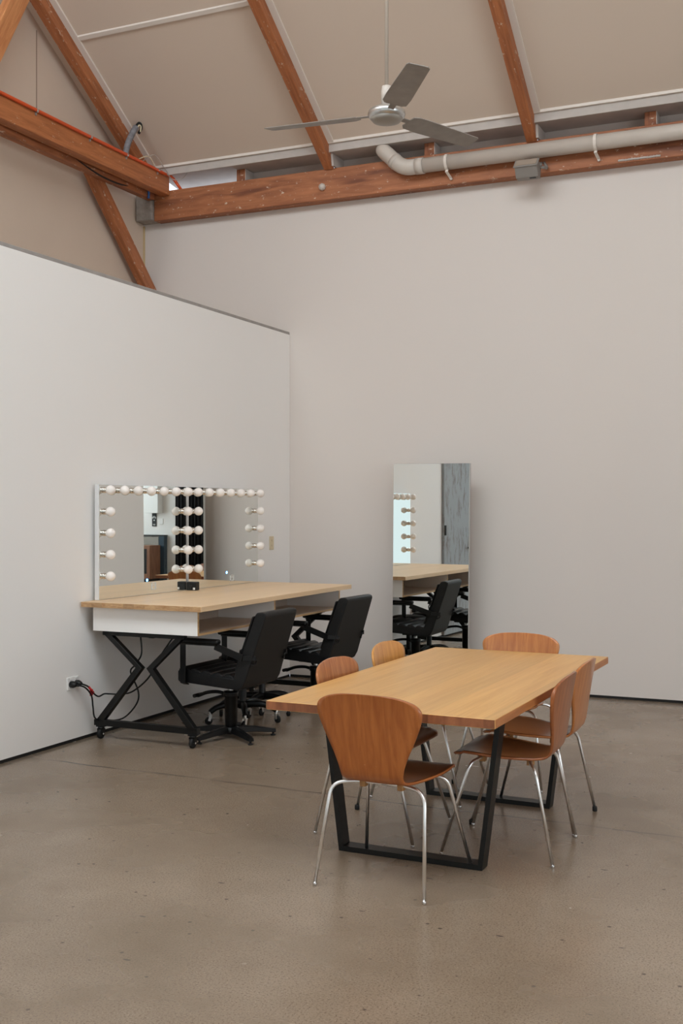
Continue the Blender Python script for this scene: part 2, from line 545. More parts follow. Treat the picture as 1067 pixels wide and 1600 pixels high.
def tag(o, label, cat, group=None):
    o['label'] = label; o['category'] = cat
    if group: o['group'] = group
    return o

def thing(name, label, cat, loc=(0, 0, 0), rz=0.0, group=None):
    o = bpy.data.objects.new(name, None)
    COL.objects.link(o)
    o.empty_display_size = 0.1
    o.location = loc; o.rotation_euler = (0, 0, rz)
    return tag(o, label, cat, group)

def dup(root, loc, rz, label, group=None):
    def cp(o, parent):
        c = o.copy(); COL.objects.link(c)
        if parent is not None: c.parent = parent
        for ch in o.children: cp(ch, c)
        return c
    r = cp(root, None)
    r.location = loc; r.rotation_euler = (0, 0, rz)
    r['label'] = label
    if group: r['group'] = group
    return r

def set_mat(root, part, mat):
    """Give one copied part a mesh of its own in another material."""
    for ch in root.children:
        if ch.name.split('.')[0] == part:
            ch.data = ch.data.copy()
            for i, m_ in enumerate(mat): ch.data.materials[i] = m_

def bx(lo, hi, bevel=0.0, seg=1):
    return add_box(B(), lo, hi, bevel, None, seg)

# ------------------------------------------------------------------ the setting
X0, X1, Y0 = -1.6, 11.0, -11.5          # gable wall, right wall, rear wall; the back wall stands on y = 0
PITCH = 0.66
RIDGE = -5.75
def roof(y): return 4.62 - PITCH*y if y > RIDGE else 4.62 - PITCH*(2*RIDGE - y)

struct('floor', bx((X0-0.2, Y0-0.2, -0.12), (X1+0.2, 0.3, 0.0)), M['floor'])
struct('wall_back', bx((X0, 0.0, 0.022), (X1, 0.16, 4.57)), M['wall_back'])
struct('gap_shade_back', bx((0.0, 0.004, 0.0), (X1, 0.15, 0.022)), M['black_gap'])  # open gap under the wall board; its shade is painted as a black strip
struct('wall_left', bx((-0.11, -11.4, 0.022), (0.0, -0.002, 3.14)), M['wall_white'])
struct('gap_shade_left', bx((-0.10, -11.4, 0.0), (-0.004, -0.002, 0.022)), M['black_gap'])  # black strip painted for the shaded gap under the partition
struct('trim_1', bx((-0.115, -11.4, 3.14), (-0.002, -0.002, 3.166), 0.003), M['cap'])
gb = B()
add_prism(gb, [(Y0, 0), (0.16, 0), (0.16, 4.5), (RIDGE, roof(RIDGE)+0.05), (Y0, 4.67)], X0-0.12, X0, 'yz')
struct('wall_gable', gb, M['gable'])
struct('trim_2', bx((X0, -1.601, 4.75), (X0+0.003, -1.591, 5.60)), plain('gable_joint', srgb(150, 128, 112), 0.8))
struct('trim_3', bx((X0, -0.012, 3.2), (X0+0.016, -0.001, 4.30)), plain('corner_bead', srgb(196, 172, 132), 0.7))

def wall_with_window(name, wname, axis, pos, a0, a1, wa0, wa1, wz0, wz1, ztop, light, mat, thick):
    """A wall across x or y with one long window of several panes."""
    w = B()
    def seg(a, b, z0, z1):
        if axis == 'x': add_box(w, (pos, a, z0), (pos+thick, b, z1))
        else: add_box(w, (a, pos-thick, z0), (b, pos, z1))
    seg(a0, wa0, 0, ztop); seg(wa1, a1, 0, ztop); seg(wa0, wa1, 0, wz0); seg(wa0, wa1, wz1, ztop)
    struct(name, w, mat)
    f = B(); n = 4
    def piece(a, b, z0, z1):
        if axis == 'x': add_box(f, (pos+0.02, a, z0), (pos+0.07, b, z1))
        else: add_box(f, (a, pos-0.07, z0), (b, pos-0.02, z1))
    piece(wa0, wa1, wz0, wz0+0.05); piece(wa0, wa1, wz1-0.05, wz1)
    for i in range(n+1):
        a = wa0+(wa1-wa0)*i/n
        piece(max(wa0, a-0.025), min(wa1, a+0.025), wz0, wz1)
    fr = struct(wname, f, M['mirror_side'])
    for i in range(n):
        a = wa0+(wa1-wa0)*i/n; b = wa0+(wa1-wa0)*(i+1)/n
        p = B()
        if axis == 'x': add_box(p, (pos+0.04, a+0.03, wz0+0.05), (pos+0.05, b-0.03, wz1-0.05))
        else: add_box(p, (a+0.03, pos-0.05, wz0+0.05), (b-0.03, pos-0.04, wz1-0.05))
        obj('window_pane', p, light, fr)

wall_with_window('wall_right', 'window_1', 'x', X1, Y0, 0.16, -11.2, -5.2, 1.0, 4.2, 4.62, M['side_daylight'], M['wall_white'], 0.16)
wall_with_window('wall_rear', 'window_2', 'y', Y0, X0, X1, 0.4, 6.8, 0.25, 3.4, 4.62, M['rear_daylight'], M['wall_white'], 0.16)
g2 = B()
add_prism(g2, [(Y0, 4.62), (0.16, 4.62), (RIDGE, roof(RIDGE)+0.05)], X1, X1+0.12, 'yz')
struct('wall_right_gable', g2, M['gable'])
c = B()
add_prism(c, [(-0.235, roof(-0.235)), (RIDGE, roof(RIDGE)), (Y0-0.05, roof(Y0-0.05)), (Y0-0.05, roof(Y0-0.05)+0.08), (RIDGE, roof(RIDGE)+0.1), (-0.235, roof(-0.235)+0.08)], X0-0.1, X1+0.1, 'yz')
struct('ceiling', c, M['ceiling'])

for k, x in enumerate((-1.35, 0.75, 2.85, 4.95)):
    a, b_ = -6.6, -8.6
    f = B()
    def slab(bm, u0, u1, y0, y1, d0, d1):
        add_prism(bm, [(y0, roof(y0)-d0), (y1, roof(y1)-d0), (y1, roof(y1)-d1), (y0, roof(y0)-d1)], u0, u1, 'yz')
    slab(f, x, x+0.06, a, b_, 0.0, 0.05); slab(f, x+1.34, x+1.40, a, b_, 0.0, 0.05)
    slab(f, x+0.06, x+1.34, a, a-0.06, 0.0, 0.05); slab(f, x+0.06, x+1.34, b_+0.06, b_, 0.0, 0.05)
    fr = struct('window_%d' % (3+k), f, M['mirror_side'])
    p = B(); slab(p, x+0.06, x+1.34, a-0.06, b_+0.06, 0.012, 0.022)
    obj('window_pane', p, M['roof_daylight'], fr)

RAFTERS = [(-1.45, -1.35), (0.41, 0.50), (2.255, 2.345)]
ur = Vector((0, -1, PITCH)).normalized()       # up the slope
nr = Vector((0, PITCH, 1)).normalized()        # out of the slope
trimn = 4
def along_slope(bm, x0, x1, y0, y1, drop0, drop1):
    """A board in the roof plane between x0..x1 and y0..y1, hanging drop0..drop1 below the ceiling (vertical measure)."""
    add_prism(bm, [(y0, roof(y0)-drop0), (y1, roof(y1)-drop0), (y1, roof(y1)-drop1), (y0, roof(y0)-drop1)], x0, x1, 'yz')
for (a, b_), bay in zip(RAFTERS, ((-1.35, 0.41), (0.50, 2.255), (2.345, X1))):
    t = B(); along_slope(t, b_, b_+0.055, -0.25, RIDGE, 0.0, 0.02)
    struct('trim_%d' % trimn, t, M['trim']); trimn += 1
    t = B(); add_box(t, (bay[0], -0.250, 4.762), (bay[1], -0.228, 4.80))
    struct('trim_%d' % trimn, t, M['trim']); trimn += 1
t = B(); along_slope(t, -1.295, 0.41, -1.405, -1.435, 0.0, 0.014)
struct('trim_%d' % trimn, t, M['trim']); trimn += 1

# eaves: fascia, boxed soffit and back lining between the rafter feet
for (x0, x1) in ((-0.50, 0.41), (0.50, 2.255), (2.345, 6.2)):
    t = bx((-1.35 if x0 < 0 else x0, -0.228, 4.692), (x1, -0.208, 4.79))
    struct('trim_%d' % trimn, t, M['eave']); trimn += 1
    t = bx((x0, -0.208, 4.692), (x1, 0.05, 4.715))
    struct('trim_%d' % trimn, t, M['eave_grey']); trimn += 1
    t = bx((x0, 0.05, 4.575), (x1, 0.075, 4.76))
    struct('trim_%d' % trimn, t, M['eave']); trimn += 1
t = B(); add_prism(t, [(-0.185, 4.775), (-0.185, 4.755), (0.42, 4.66), (0.42, 4.68)], -1.35, -0.50, 'yz')
struct('trim_%d' % trimn, t, M['eave']); trimn += 1
# tapered packing boards beside the rafter feet
for x in (0.50, 2.345):
    t = B(); add_prism(t, [(-0.17, 4.585), (0.05, 4.585), (0.05, 4.69), (-0.19, 4.69)], x, x+0.02, 'yz')
    struct('trim_%d' % trimn, t, M['eave']); trimn += 1

# weathered grey door farther along the left wall (seen only in the standing mirror)
d = B(); add_box(d, (0.0, -4.88, 0.02), (0.035, -4.04, 2.75), 0.004)
dr = struct('door_1', d, M['door'])
obj('hinge', bx((0.035, -4.075, 1.22), (0.05, -4.045, 1.34)), M['dark'], dr)
obj('edge_strip', bx((0.0, -4.93, 0.02), (0.05, -4.885, 2.75)), M['white_plastic'], dr)
obj('handle', add_tube(B(), round_corners([(0.035, -4.82, 1.05), (0.08, -4.82, 1.05), (0.08, -4.72, 1.05)], 0.02), 0.01), M['dark'], dr)

# ------------------------------------------------------------------ roof timbers
def timber(name, a, b, w, h, mat, label, cat, up=(0, 0, 1), group=None, bevel=0.004):
    """A straight timber as an object whose own x axis runs along its length."""
    a = Vector(a); b = Vector(b)
    d = b-a; L = d.length; d.normalize()
    u = Vector(up); u = (u-d*u.dot(d)).normalized()
    s = u.cross(d)
    mtx = Matrix((d, s, u)).transposed().to_4x4()
    mtx.translation = a
    bm = B(); add_box(bm, (0, -w/2, -h/2), (L, w/2, h/2), bevel)
    o = obj(name, bm, mat)
    o.matrix_world = mtx
    return tag(o, label, cat, group) if label else o

timber('wall_plate_beam', (-1.40, -0.062, 4.4425), (7.5, -0.062, 4.4425), 0.12, 0.275, M['beam'],
       'long orange timber beam on top of the back wall, under the grey pipe', 'beam')
raf_labels = ['orange sloping rafter against the gable wall, leftmost of the three rafters',
              'orange sloping rafter behind the fan, middle one of the three rafters',
              'orange sloping rafter above the floodlight, rightmost of the three rafters']
for (x0, x1), lb in zip(RAFTERS, raf_labels):
    h = 0.118
    off = Vector((0, 0, 4.62)) - nr*(h/2)
    a = Vector(((x0+x1)/2, 0, 0))+off
    # start just clear of the wall plate
    y_start = -0.10
    k = (a.y - y_start)/(-ur.y)
    a = a+ur*k
    timber('rafter', a, a+ur*6.4, x1-x0, h, M['rafter'], lb, 'rafter', up=nr)

timber('tie_beam', (-1.27, -11.4, 4.63), (-1.27, -0.13, 4.63), 0.10, 0.205, M['tie'],
       'wide orange tie beam of the truss carrying the orange conduit', 'beam')
timber('tie_beam', (-1.40, -11.4, 4.54), (-1.40, -0.17, 4.54), 0.08, 0.10, M['beam'],
       'thin rough lower beam behind and below the wide orange tie beam', 'beam')
timber('brace', (-1.49, -1.03, 4.605), (-1.49, 0.0, 3.575), 0.08, 0.134, M['rafter'],
       'diagonal orange brace running down behind the white partition top', 'brace', up=(0, 1, 1))
timber('truss_strut', (-1.30-0.1, -2.57, 4.74), (-1.40, -2.015, 5.745), 0.09, 0.16, M['strut'],
       'steep orange truss strut at the upper left corner', 'strut', up=(0, 1, -0.5))
tag(obj('concrete_pad', bx((-1.585, -0.16, 4.31), (-1.405, -0.002, 4.575), 0.012, 2), M['concrete']),
    'small grey concrete pad at the left end of the back wall beam', 'concrete pad')
blk = ['orange timber block left of the middle rafter foot', 'orange timber block behind the tip of the right fan blade',
       'orange timber block above the pipe at the far right']
for x, lb in zip((-0.455, 1.395, 3.25), blk):
    o = tag(obj('timber_block', bx((-0.045, -0.06, 0), (0.045, 0.06, 0.108), 0.003), M['block'], loc=(x, -0.05, 4.581)), lb, 'timber block')
    obj('painted_side', bx((0.0452, -0.058, 0.002), (0.05, 0.09, 0.107)), M['eave'], o)
tag(obj('junction_cap', add_lathe(B(), [(0.03, 0), (0.034, 0.012), (0.028, 0.03), (0.012, 0.042), (0, 0.044)], axis=(0, -1, 0), seg=8, smooth=False), M['pvc'],
        loc=(0.39, -0.123, 4.42)), 'small pale cap fixed to the beam below the middle rafter', 'cap')
tag(obj('sealant_smear', add_tube(B(), smooth_path([(3.0+i*0.03, -0.124, 4.326+0.0012*math.sin(i*2.1)) for i in range(12)], 3), [0.006+0.004*abs(math.sin(i*1.3)) for i in range(34)], 6), M['eave']),
    'white filler smear on the lower edge of the beam at right', 'filler')

# ------------------------------------------------------------------ drain pipe with its clamps
pipe = thing('drain_pipe', 'pale grey drain pipe running along the orange beam', 'pipe', (1.25, -0.2, 4.47))
def at(o, bm, name, mat, **k): return obj(name, bm, mat, o, **k)
at(pipe, add_tube(B(), [(0.02, 0, 0), (6.0, 0, 0.0)], 0.062, 24), 'pipe_run', M['pvc'])
eb = add_tube(B(), round_corners([(0.10, 0, 0.0), (-0.06, 0, 0.0), (-0.27, 0.02, 0.20), (-0.27, 0.17, 0.22)], 0.12, 8), 0.066, 24)
at(pipe, eb, 'elbow', M['pvc'])
at(pipe, add_tube(B(), [(0.06, 0, 0), (0.13, 0, 0)], 0.069, 24), 'collar', M['pvc'])
at(pipe, add_tube(B(), [(-0.12, 0.008, 0.055), (-0.15, 0.010, 0.085)], 0.069, 24), 'collar', M['pvc'])
for x in (0.34, 1.59, 2.9):
    cb = B()
    pts = [(x, 0.075, 0.085), (x, 0.03, 0.074)]+[(x, math.cos(a)*0.066, math.sin(a)*0.066) for a in [PI*0.4+PI*i/12*1.05 for i in range(13)]]+[(x, -0.02, -0.085), (x+0.01, 0.05, -0.115), (x+0.01, 0.076, -0.125)]
    p = [Vector(q) for q in pts]
    for a, b_ in zip(p, p[1:]):
        add_bar(cb, a, b_, 0.024, 0.004, up=(0, 0.3, 1), ext=0.002)
    add_lathe(cb, [(0.012, 0), (0.012, 0.01), (0.005, 0.014)], (x+0.01, 0.070, -0.122), (0, -1, 0), 8)
    at(pipe, cb, 'clamp', M['trim'])

# ------------------------------------------------------------------ floodlight on the beam
fl = thing('floodlight', 'small grey floodlight mounted on the orange beam under the pipe', 'floodlight', (2.30, -0.123, 4.36))
fb = B()
add_prism(fb, [(-0.150, 0.015), (-0.212, -0.050), (-0.165, -0.128), (-0.085, -0.128), (-0.065, -0.03)], -0.092, 0.092, 'yz', 0.005)
at(fl, fb, 'housing', M['grey_metal'])
LU = (0, -0.72, 0.69)
lz = B(); add_bar(lz, (0, -0.150, 0.022), (0, -0.219, -0.0505), 0.20, 0.012, up=LU, bevel=0.003)
at(fl, lz, 'lens_rim', M['grey_metal'])
lz = B(); add_bar(lz, (0, -0.162, 0.018), (0, -0.216, -0.039), 0.172, 0.008, up=LU)
at(fl, lz, 'lens', M['lens'])
br = B()
add_bar(br, (0.085, -0.004, 0.02), (-0.02, -0.004, 0.02), 0.03, 0.006, up=(0, 1, 0))
add_tube(br, round_corners([(0.10, -0.003, 0.03), (0.135, -0.02, -0.03), (0.125, -0.11, -0.045), (0.098, -0.115, -0.045)], 0.03), 0.011, 8)
at(fl, br, 'bracket', M['grey_metal'])
at(fl, add_bar(B(), (0.02, -0.150, -0.129), (0.07, -0.150, -0.129), 0.02, 0.008), 'latch', M['dark'])

# ------------------------------------------------------------------ ceiling fan
FX, FY, FZ = 2.355, -3.473, 3.72
fan = thing('ceiling_fan', 'grey three-blade ceiling fan hanging on a long pale rod', 'ceiling fan', (FX, FY, FZ))
topz = roof(FY)-FZ
at(fan, add_tube(B(), [(0, 0, 0.12), (0, 0, topz-0.02)], 0.0105, 12), 'rod', M['rod'])
at(fan, add_lathe(B(), [(0.05, topz-0.09), (0.06, topz-0.05), (0.06, topz-0.005)], seg=20), 'ceiling_canopy', M['white_plastic'])
at(fan, add_lathe(B(), [(0.030, 0.045), (0.031, 0.13), (0.026, 0.155), (0.012, 0.16)], seg=20), 'rod_cover', M['pvc'])
at(fan, add_lathe(B(), [(0.085, -0.025), (0.098, -0.015), (0.104, 0.0), (0.100, 0.018), (0.075, 0.034), (0.03, 0.045)], seg=32), 'motor_housing', M['fan_body'])
at(fan, add_lathe(B(), [(0, -0.052), (0.04, -0.050), (0.075, -0.040), (0.090, -0.024), (0.085, -0.02)], seg=32), 'lower_pan', M['fan_pan'])
for deg in (185, 66, 305):
    bm = B()
    out = [(0.165, -0.052), (0.20, -0.068), (0.28, -0.070), (0.69, -0.060), (0.705, -0.050), (0.715, 0.045), (0.70, 0.058), (0.28, 0.070), (0.19, 0.066), (0.165, 0.045)]
    pitch = math.radians(-11)
    add_prism(bm, out, -0.002, 0.002, 'xy')
    # slight camber and the pitch about the blade's own length
    for v in bm.verts:
        v.co.z += -0.9*v.co.y*v.co.y
    rot = Matrix.Rotation(math.radians(deg), 4, 'Z') @ Matrix.Rotation(pitch, 4, 'X')
    bm.transform(rot)
    bl = at(fan, bm, 'blade', M['fan_blade'])
    ib = B()
    add_box(ib, (0.085, -0.018, -0.004), (0.24, 0.018, 0.0025), 0.003)
    ib.transform(rot)
    obj('blade_iron', ib, M['fan_blade'], bl)

# ------------------------------------------------------------------ orange conduit, grey conduit and loose wires on the tie beam
con = thing('orange_conduit', 'orange electrical conduit clipped along the top of the tie beam', 'conduit', (-1.207, -0.1, 4.71))
pts = smooth_path([(0, -11.2, 0.0), (0, -4, 0.0), (0, -2.4, 0.003), (0, -1.2, 0.0), (0, -0.5, 0.0), (0.004, -0.18, -0.006), (0.03, -0.06, -0.02), (0.075, -0.02, -0.09), (0.085, 0.02, -0.125)], 5)
at(con, add_tube(B(), pts, 0.0145, 10), 'tube', M['orange_pvc'])
for y in (-4.3, -2.65, -1.98, -1.28, -0.75, -0.25):
    q = B()
    add_tube(q, [(0.0, y, 0), (0.0, y+0.018, 0)], 0.0175, 10)
    add_box(q, (-0.012, y, -0.036), (-0.006, y+0.018, -0.006))
    add_lathe(q, [(0.007, 0), (0.005, 0.006)], (-0.006, y+0.009, -0.027), (1, 0, 0), 8)
    at(con, q, 'clip', M['alu'])
gc = thing('grey_conduit', 'bent grey flexible conduit rising from the tie beam to a hole in the ceiling', 'conduit', (-1.245, -0.81, 4.735))
gp = smooth_path([(0, 0, 0), (0.005, 0.03, 0.10), (0.02, 0.075, 0.20), (0.035, 0.115, 0.27)], 8)
at(gc, add_tube(B(), gp, [0.026+0.003*(i % 2) for i in range(len(gp))], 12), 'sleeve', M['grey_pvc'])
at(gc, add_tube(B(), smooth_path([(0.03, 0.105, 0.25), (0.035, 0.135, 0.30), (0.05, 0.155, 0.315), (0.055, 0.165, 0.27), (0.045, 0.14, 0.22)], 8), 0.013, 8), 'black_lead', M['black_plastic'])
at(gc, add_tube(B(), smooth_path([(0.04, 0.115, 0.25), (0.052, 0.135, 0.29), (0.062, 0.15, 0.28), (0.06, 0.145, 0.23)], 8), 0.006, 8), 'cream_lead', M['cream_plastic'])
tag(obj('loose_wire', add_tube(B(), smooth_path([(-1.24, -0.55, 4.74), (-1.20, -0.42, 4.83), (-1.17, -0.30, 4.74), (-1.15, -0.2, 4.66), (-1.07, -0.16, 4.66), (-1.02, -0.15, 4.70), (-0.99, -0.14, 4.76)], 8), 0.004, 6), M['wire']),
    'thin pale wire looping over the end of the tie beam', 'wire')
tag(obj('loose_wire', add_tube(B(), smooth_path([(-1.23, -0.62, 4.74), (-1.21, -0.52, 4.79), (-1.21, -0.44, 4.77), (-1.22, -0.40, 4.74)], 8), 0.005, 6), M['cream_plastic']),
    'short cream wire hoop above the tie beam beside the grey conduit', 'wire')
tag(obj('blue_cable_stub', add_tube(B(), smooth_path([(-1.345, -0.33, 4.60), (-1.34, -0.30, 4.53), (-1.35, -0.29, 4.475)], 6), 0.011, 8), M['blue']),
    'short blue cable stub hanging at the corner below the tie beam', 'cable')
tag(obj('dark_cable', add_tube(B(), smooth_path([(-1.37, -1.45, 4.56), (-1.36, -1.1, 4.50), (-1.36, -0.8, 4.49), (-1.37, -0.55, 4.52)], 6), 0.008, 8), M['black_steel']),
    'dark cable slung under the tie beam by the diagonal brace', 'cable')

# ------------------------------------------------------------------ dining table
TX, TY = 2.927, -3.938
TR = -0.0205
TH = 0.7223
table = thing('dining_table', 'golden plank dining table on black trapezoid steel legs', 'table', (TX, TY, 0), TR)
tb = B()
add_box(tb, (-0.512, -1.03, TH-0.038), (0.512, 1.03, TH), 0.002)
for f in tb.faces:
    f.normal_update()
    if abs(f.normal.y) > 0.9: f.material_index = 1
    if abs(f.normal.x) > 0.9: f.material_index = 2
at(table, tb, 'tabletop', [M['table'], M['table_end'], M['table_edge']])
for y in (-0.63, 0.468):
    fr = B()
    zt, zb = TH-0.039, 0.001
    # inner and outer outline of a trapezoid ring of flat bar, wider at the top
    o_ = [(-0.338, zb), (0.338, zb), (0.425, zt), (-0.425, zt)]
    i_ = [(-0.319, zb+0.023), (0.319, zb+0.023), (0.400, zt-0.018), (-0.400, zt-0.018)]
    for k in range(4):
        k2 = (k+1) % 4
        add_prism(fr, [o_[k], o_[k2], i_[k2], i_[k]], y-0.037, y+0.037, 'xz')
    bmesh.ops.remove_doubles(fr, verts=fr.verts[:], dist=0.0001)
    at(table, fr, 'leg_frame', M['black_steel'])

# ------------------------------------------------------------------ dining chairs: one bent plywood shell on four chrome legs
def shell_mesh():
    prof = [(.218, .432, .150), (.212, .440, .175), (.195, .4465, .196), (.16, .449, .208), (.10, .446, .213), (.03, .440, .205), (-.04, .4355, .187),
            (-.11, .434, .165), (-.16, .436, .149), (-.19, .442, .140), (-.209, .456, .137), (-.220, .478, .139), (-.228, .51, .147), (-.237, .56, .166),
            (-.246, .61, .189), (-.254, .66, .211), (-.261, .70, .226), (-.266, .73, .232), (-.270, .752, .229), (-.274, .772, .212), (-.277, .786, .184),
            (-.279, .796, .146), (-.2805, .802, .105), (-.281, .805, .06), (-.281, .8062, .02)]
    pts = smooth_path([(p[0], p[1], p[2]) for p in prof], 3)
    nu = 18
    bm = B()
    uvl = bm.loops.layers.uv.new('UVMap')
    grid = []; s = 0.0
    for i, p in enumerate(pts):
        if i: s += math.hypot(p.x-pts[i-1].x, p.y-pts[i-1].y)
        row = []
        for j in range(nu+1):
            u = -1+2*j/nu
            x = u*p.z
            y, z = p.x, p.y
            back = min(1, max(0, (z-0.45)/0.15))
            y += back*0.022*(abs(x)/0.23)**2
            z += (1-back)*0.010*(abs(x)/0.21)**2*(1 if y < 0.16 else 0.3)
            row.append((bm.verts.new((x, y, z)), (x, s)))
        grid.append(row)
    for a, b_ in zip(grid, grid[1:]):
        for j in range(nu):
            q = (a[j], a[j+1], b_[j+1], b_[j])
            f = bm.faces.new([v for v, _ in q])
            f.smooth = True
            for lp, (_, uv) in zip(f.loops, q):
                lp[uvl].uv = uv
    return bm

def make_chair(mat, label, loc, rz, group):
    r = thing('dining_chair', label, 'chair', loc, rz, group)
    sh = obj('seat_shell', shell_mesh(), mat, r)
    md = sh.modifiers.new('thickness', 'SOLIDIFY'); md.thickness = 0.0105; md.offset = 0; md.material_offset = 1
    for sx in (1, -1):
        for (yf, yt, foot, bend) in ((0.105, 0.135, (0.250, 0.250), 0.165), (-0.115, -0.165, (0.243, -0.250), 0.190)):
            pts = round_corners([(0, yf, 0.418), (sx*bend*0.6, yf, 0.418), (sx*(bend+0.02), yt, 0.410), (sx*foot[0], foot[1], 0.012)], 0.055, 7)
            lg = obj('leg', add_tube(B(), pts, 0.0078, 12), M['chrome'], r)
            obj('foot_tip', add_lathe(B(), [(0.0080, 0.0), (0.0086, 0.002), (0.0086, 0.010), (0.0080, 0.014)], (sx*foot[0], foot[1], 0.0005), seg=12), M['dull_chrome'], lg)
            bb = B(); add_box(bb, (sx*0.085-0.013, yf-0.016, 0.398), (sx*0.085+0.013, yf+0.016, 0.4305), 0.003)
            obj('mounting_block', bb, M['peg'], r)
    return r

CG = 'bent plywood chairs around the dining table'
chair1 = make_chair(M['ply_orange'], 'orange plywood chair with its back to the camera at the near table end', (2.936, -4.832, 0), math.radians(-3.0), CG)
def chair(mat, label, x, y, deg):
    c_ = dup(chair1, (x, y, 0), math.radians(deg), label, CG)
    set_mat(c_, 'seat_shell', mat)
    return c_
def black_caps(root, which):
    legs = [ch for ch in root.children if ch.name.split('.')[0] == 'leg']
    for l in legs:
        tip = l.children[0]
        p = tip.data.vertices[0].co
        if (p.x > 0, p.y > 0) in which:
            tip.data = tip.data.copy()
            tip.data.materials[0] = M['rubber']
            for v in tip.data.vertices:
                v.co.x = p0x(tip, v.co.x, 1.45); v.co.y = p0y(tip, v.co.y, 1.45); v.co.z *= 1.7
def p0x(tip, x, k):
    c_ = 0.250 if abs(abs(x)-0.25) < 0.02 else 0.243
    c_ = math.copysign(c_, x)
    return c_+(x-c_)*k
def p0y(tip, y, k):
    c_ = math.copysign(0.25, y)
    return c_+(y-c_)*k
chair2 = chair(M['ply_brown'], 'brown plywood chair on the right side of the table, nearer the camera', 3.263, -4.211, 91)
chair3 = chair(M['ply_tan'], 'tan plywood chair on the right side of the table, farther from the camera', 3.245, -3.698, 90)
chair4 = chair(M['ply_red'], 'reddish plywood chair on the left side of the table, nearer the camera', 2.62, -4.17, -91)
chair5 = chair(M['ply_honey'], 'pale honey plywood chair on the left side, nearest the standing mirror', 2.60, -3.44, -90)
chair6 = chair(M['ply_tan'], 'tan plywood chair at the far table end facing the camera', 2.905, -2.96, 180)
for c_, w in ((chair3, {(True, False), (False, True)}), (chair4, {(False, False)}), (chair6, {(True, True)})):
    black_caps(c_, w)

# ------------------------------------------------------------------ make-up bench
BR = math.radians(-0.65)
bench = thing('makeup_bench', 'white make-up bench with pale pine top on black K-shaped wheeled legs', 'bench', (0.022, -3.12, 0), BR)
BT = 0.925
tb = B(); add_box(tb, (0, 0, BT-0.034), (0.935, 2.30, BT), 0.0015)
for f in tb.faces:
    f.normal_update()
    if abs(f.normal.y) > 0.9: f.material_index = 1
at(bench, tb, 'worktop', [M['bench'], M['bench_end']])
zl, zh = 0.730, BT-0.0345
for y in (0.065, 2.215-0.017):
    sb = B(); add_box(sb, (0.05, y, zl), (0.868, y+0.017, zh), 0.0008)
    add_box(sb, (0.868, y, zl), (0.870, y+0.017, zh), mi=1)
    at(bench, sb, 'side_panel', [M['melamine'], M['birch']])
sb = B(); add_box(sb, (0.05, 0.082, zl), (0.868, 2.198, zl+0.015)); add_box(sb, (0.868, 0.082, zl), (0.870, 2.198, zl+0.015), mi=1)
at(bench, sb, 'shelf_board', [M['melamine_in'], M['birch']])
sb = B(); add_box(sb, (0.40, 1.095, zl+0.0155), (0.868, 1.111, zh-0.0005)); add_box(sb, (0.868, 1.095, zl+0.0155), (0.870, 1.111, zh-0.0005), mi=1)
at(bench, sb, 'divider', [M['melamine'], M['birch']])
at(bench, bx((0.38, 0.0825, zl+0.0155), (0.396, 2.1975, zh-0.0005)), 'back_panel', M['melamine_in'])
for y in (0.12, 2.18):
    fr = B()
    zt, zb = 0.729, 0.090
    w = 0.040
    def strip(poly): add_prism(fr, poly, y-0.02, y+0.02, 'xz', 0.001, 1)
    strip([(0.100, zt), (0.742, zt), (0.742, zt-0.030), (0.100, zt-0.030)])
    strip([(0.030, zb+w), (0.840, zb+w), (0.845, zb), (0.030, zb)])
    strip([(0.096, zt-0.012), (0.150, zt-0.012), (0.417, 0.495), (0.094, zb+0.020), (0.034, zb+0.020), (0.367, 0.495)])
    strip([(0.746, zt-0.012), (0.692, zt-0.012), (0.452, 0.495), (0.781, zb+0.020), (0.841, zb+0.020), (0.502, 0.495)])
    at(bench, fr, 'trestle_leg', M['black_steel'])
at(bench, bx((0.44, 0.14, 0.690), (0.48, 2.16, 0.728), 0.002), 'under_rail', M['black_steel'])
for (x, y) in ((0.075, 0.12), (0.800, 0.12), (0.075, 2.18), (0.800, 2.18)):
    cf = B()
    add_box(cf, (x-0.030, y-0.020, 0.080), (x+0.030, y+0.020, 0.0895), 0.002)
    add_lathe(cf, [(0.022, 0.066), (0.024, 0.080)], (x, y, 0), seg=14)
    for s in (-1, 1):
        add_prism(cf, [(y-0.018, 0.070), (y+0.018, 0.070), (y+0.010, 0.022), (y-0.014, 0.022)], x+s*0.019-0.002, x+s*0.019+0.002, 'yz')
    ca = at(bench, cf, 'caster', M['black_plastic'])
    obj('wheel', add_lathe(B(), [(0.010, -0.013), (0.028, -0.013), (0.0335, -0.008), (0.0335, 0.008), (0.028, 0.013), (0.010, 0.013)], (x, y-0.004, 0.0342), (1, 0, 0), 20), M['rubber'], ca)
    obj('axle', add_lathe(B(), [(0.006, -0.024), (0.006, 0.024)], (x, y-0.004, 0.0342), (1, 0, 0), 8), M['chrome'], ca)

